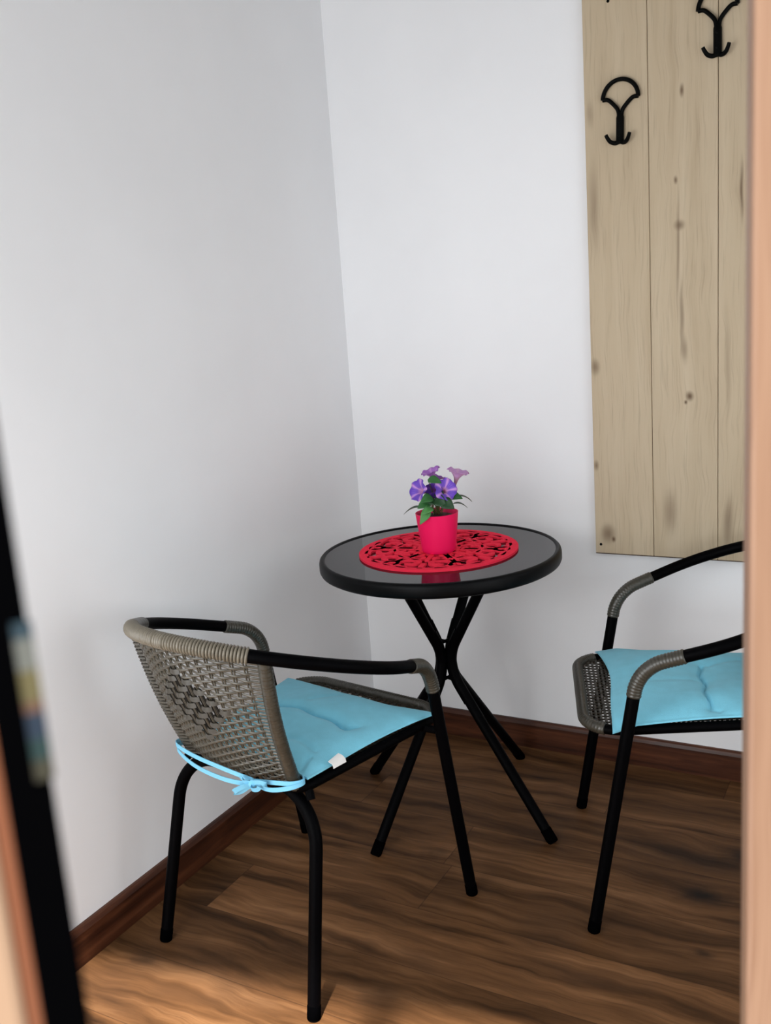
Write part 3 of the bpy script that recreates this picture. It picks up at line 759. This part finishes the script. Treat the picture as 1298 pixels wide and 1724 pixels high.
R3 = Vector((math.cos(YAW), math.sin(YAW), 0)); V3 = Vector((math.sin(YAW), -math.cos(YAW), 0)); Z3 = Vector((0, 0, 1))
def pp3(r, z, t=0.0): return R3*r+V3*t+Z3*(PH+z)        # right, up, towards the viewer; from the rim centre
def stem(a, b_, r=0.0014, sag=0.3):
    mid = a.lerp(b_, 0.55)+Z3*0.004; s_ = MB(); s_.tube(catmull([a, a.lerp(mid, 0.5)+Z3*0.005, mid, b_], 6), lambda i, t: r*(1.2-0.4*t), 8); return s_.build('stem', M['stem'], pot)
def flower(center, axis, rad, depth, tone, stem_from, fold=0.0):
    ax = axis.normalized(); u = ax.orthogonal().normalized(); w = ax.cross(u); mb = MB(); NA, NRr = 60, 14
    vs = []; cs = []; fs = []
    prof = [(0.0, 0.10), (0.15, 0.12), (0.35, 0.17), (0.52, 0.26), (0.66, 0.40), (0.78, 0.58), (0.88, 0.77), (0.95, 0.92), (1.0, 1.04)]
    dark, lightc, pink, throat = tone
    for i, (h, q) in enumerate(prof):
        for k in range(NA):
            an = 2*PI*k/NA; s5 = math.cos(5*an)
            edge = max(0, q-0.5)*2
            rad_ = rad*q*(1+0.07*edge*s5+0.02*edge*math.sin(13*an))
            hh = depth*h-0.0035*edge*edge*(0.6+0.5*math.cos(7*an+1)+0.4*s5)
            p = center-ax*depth+ax*hh+(u*math.cos(an)+w*math.sin(an))*rad_
            vs.append(p)
            star = max(0.0, s5)**3
            rim_ = max(0, min(1, (q-0.86)/0.14))
            base = [dark[j]*(1-star)+pink[j]*star for j in range(3)]
            inner = max(0, min(1, (0.42-q)/0.25))
            col = [base[j]*(1-inner)+throat[j]*inner for j in range(3)]
            mid = max(0, 1-abs(q-0.62)/0.3)*0.25*(0.5+0.5*math.sin(23*an))
            col = [col[j]*(1-mid)+lightc[j]*mid for j in range(3)]
            cs.append(tuple(col[j]*(1-0.25*rim_*(0.5+0.5*math.sin(9*an))) for j in range(3)))
    m_ = len(prof)
    for i in range(m_-1):
        for k in range(NA):
            l = (k+1) % NA; fs.append((i*NA+k, i*NA+l, (i+1)*NA+l, (i+1)*NA+k))
    fs.append(tuple(range(NA-1, -1, -1)))
    mb.add(vs, fs, cs)
    o = mb.build('flower', M['petal'], pot, smooth=180, colors=True)
    sm = o.modifiers.new('petal_thickness', 'SOLIDIFY'); sm.thickness = 0.0006
    base = center-ax*depth
    cx = MB(); cx.tube([base-ax*0.005, base-ax*0.002, base+ax*0.001, base+ax*0.002], lambda i, t: [0.0016, 0.0028, 0.0030, 0.0022][i], 10); cx.build('calyx', M['leaf'], o)
    stem(stem_from, base-ax*0.003)
    return o
VIO = ((0.135, 0.050, 0.50), (0.50, 0.36, 0.78), (0.60, 0.30, 0.66), (0.62, 0.33, 0.50))
DVI = ((0.070, 0.016, 0.26), (0.20, 0.07, 0.45), (0.16, 0.04, 0.35), (0.30, 0.10, 0.35))
LIL = ((0.36, 0.13, 0.52), (0.62, 0.40, 0.70), (0.55, 0.28, 0.62), (0.50, 0.22, 0.45))
PNK = ((0.56, 0.30, 0.60), (0.66, 0.44, 0.66), (0.64, 0.38, 0.60), (0.40, 0.20, 0.28))
B0 = pp3(0, -0.006)
flower(pp3(-0.046, 0.062, 0.018), R3*-0.75+V3*0.62+Z3*0.35, 0.026, 0.036, VIO, B0+R3*-0.006)
flower(pp3(-0.010, 0.104, -0.012), R3*-0.35+V3*0.10+Z3*1.0, 0.023, 0.034, LIL, B0)
flower(pp3(0.024, 0.062, 0.034), R3*0.22+V3*0.95+Z3*0.40, 0.0265, 0.036, VIO, B0+R3*0.005)
flower(pp3(0.059, 0.100, -0.004), R3*0.28+V3*0.05+Z3*1.0, 0.026, 0.040, PNK, B0+R3*0.01)
flower(pp3(-0.006, 0.058, 0.020), R3*-0.25+V3*0.8+Z3*0.1, 0.020, 0.030, DVI, B0)
flower(pp3(0.012, 0.088, -0.022), R3*0.45+V3*-0.2+Z3*0.9, 0.017, 0.028, LIL, B0)
def leaf(a, tip, w, mat, nrm, curl=0.25):
    a, tip = Vector(a), Vector(tip); d = tip-a; L = d.length; d.normalize(); s_ = d.cross(Vector(nrm)).normalized(); nn = s_.cross(d).normalized()
    mb = MB(); N = 12; vs = []; fs = []
    for i in range(N+1):
        t = i/N; wd = w*(math.sin(PI*t**0.72))**0.85*(1-0.15*t)+0.0004
        c_ = a+d*(L*t)+nn*(curl*L*(math.sin(PI*t)*0.5-0.15*t*t))
        for k in (-1, -0.5, 0, 0.5, 1): vs.append(c_+s_*(wd*k)+nn*(abs(k)*wd*0.25))
    for i in range(N):
        for k in range(4): fs.append((i*5+k, i*5+k+1, i*5+k+6, i*5+k+5))
    mb.add(vs, fs); o = mb.build('leaf', mat, pot, smooth=180)
    sm = o.modifiers.new('leaf_thickness', 'SOLIDIFY'); sm.thickness = 0.0006
    return o
def lf(r0_, z0, t0, r1_, z1, t1, w, mt, nr=(0, 0, 1), petiole=True):
    a = pp3(r0_, z0, t0); b_ = pp3(r1_, z1, t1)
    leaf(a, b_, w, M[mt], nr)
    if petiole: stem(B0+R3*rr_.uniform(-.008, .008)+V3*rr_.uniform(-.008, .008), a, 0.0010)
lf(-0.032, 0.018, 0.020, -0.082, 0.004, 0.008, 0.011, 'leaf_d')
lf(-0.022, 0.020, 0.040, -0.045, -0.014, 0.062, 0.012, 'leaf_b', V3)
lf(-0.012, 0.020, 0.040, -0.036, 0.010, 0.058, 0.011, 'leaf_b', V3+Z3)
lf(-0.016, 0.030, 0.030, -0.048, 0.022, 0.042, 0.014, 'leaf', V3+Z3)
lf(-0.010, 0.044, 0.030, -0.040, 0.038, 0.050, 0.013, 'leaf', V3+Z3*0.7)
lf(-0.018, 0.086, 0.020, 0.014, 0.078, 0.034, 0.012, 'leaf', V3+Z3)
lf(0.010, 0.034, 0.034, 0.040, 0.016, 0.048, 0.016, 'leaf_d', V3+Z3*0.5)
lf(-0.004, 0.040, 0.030, 0.020, 0.024, 0.046, 0.016, 'leaf_d', V3+Z3*0.4)
lf(-0.006, 0.040, 0.024, -0.026, 0.028, 0.034, 0.014, 'leaf_d', V3+Z3*0.5)
lf(0.026, 0.040, 0.020, 0.064, 0.034, 0.020, 0.015, 'leaf', V3*0.7+Z3)
lf(0.048, 0.038, 0.012, 0.088, 0.022, 0.004, 0.010, 'leaf_d')
lf(0.040, 0.020, 0.010, 0.076, 0.008, 0.006, 0.009, 'leaf_d')
lf(0.016, 0.046, -0.014, 0.044, 0.046, -0.040, 0.014, 'leaf')
lf(-0.010, 0.044, -0.016, -0.040, 0.040, -0.036, 0.013, 'leaf')
lf(0.0, 0.050, 0.012, 0.018, 0.046, 0.030, 0.014, 'leaf_d', V3+Z3)
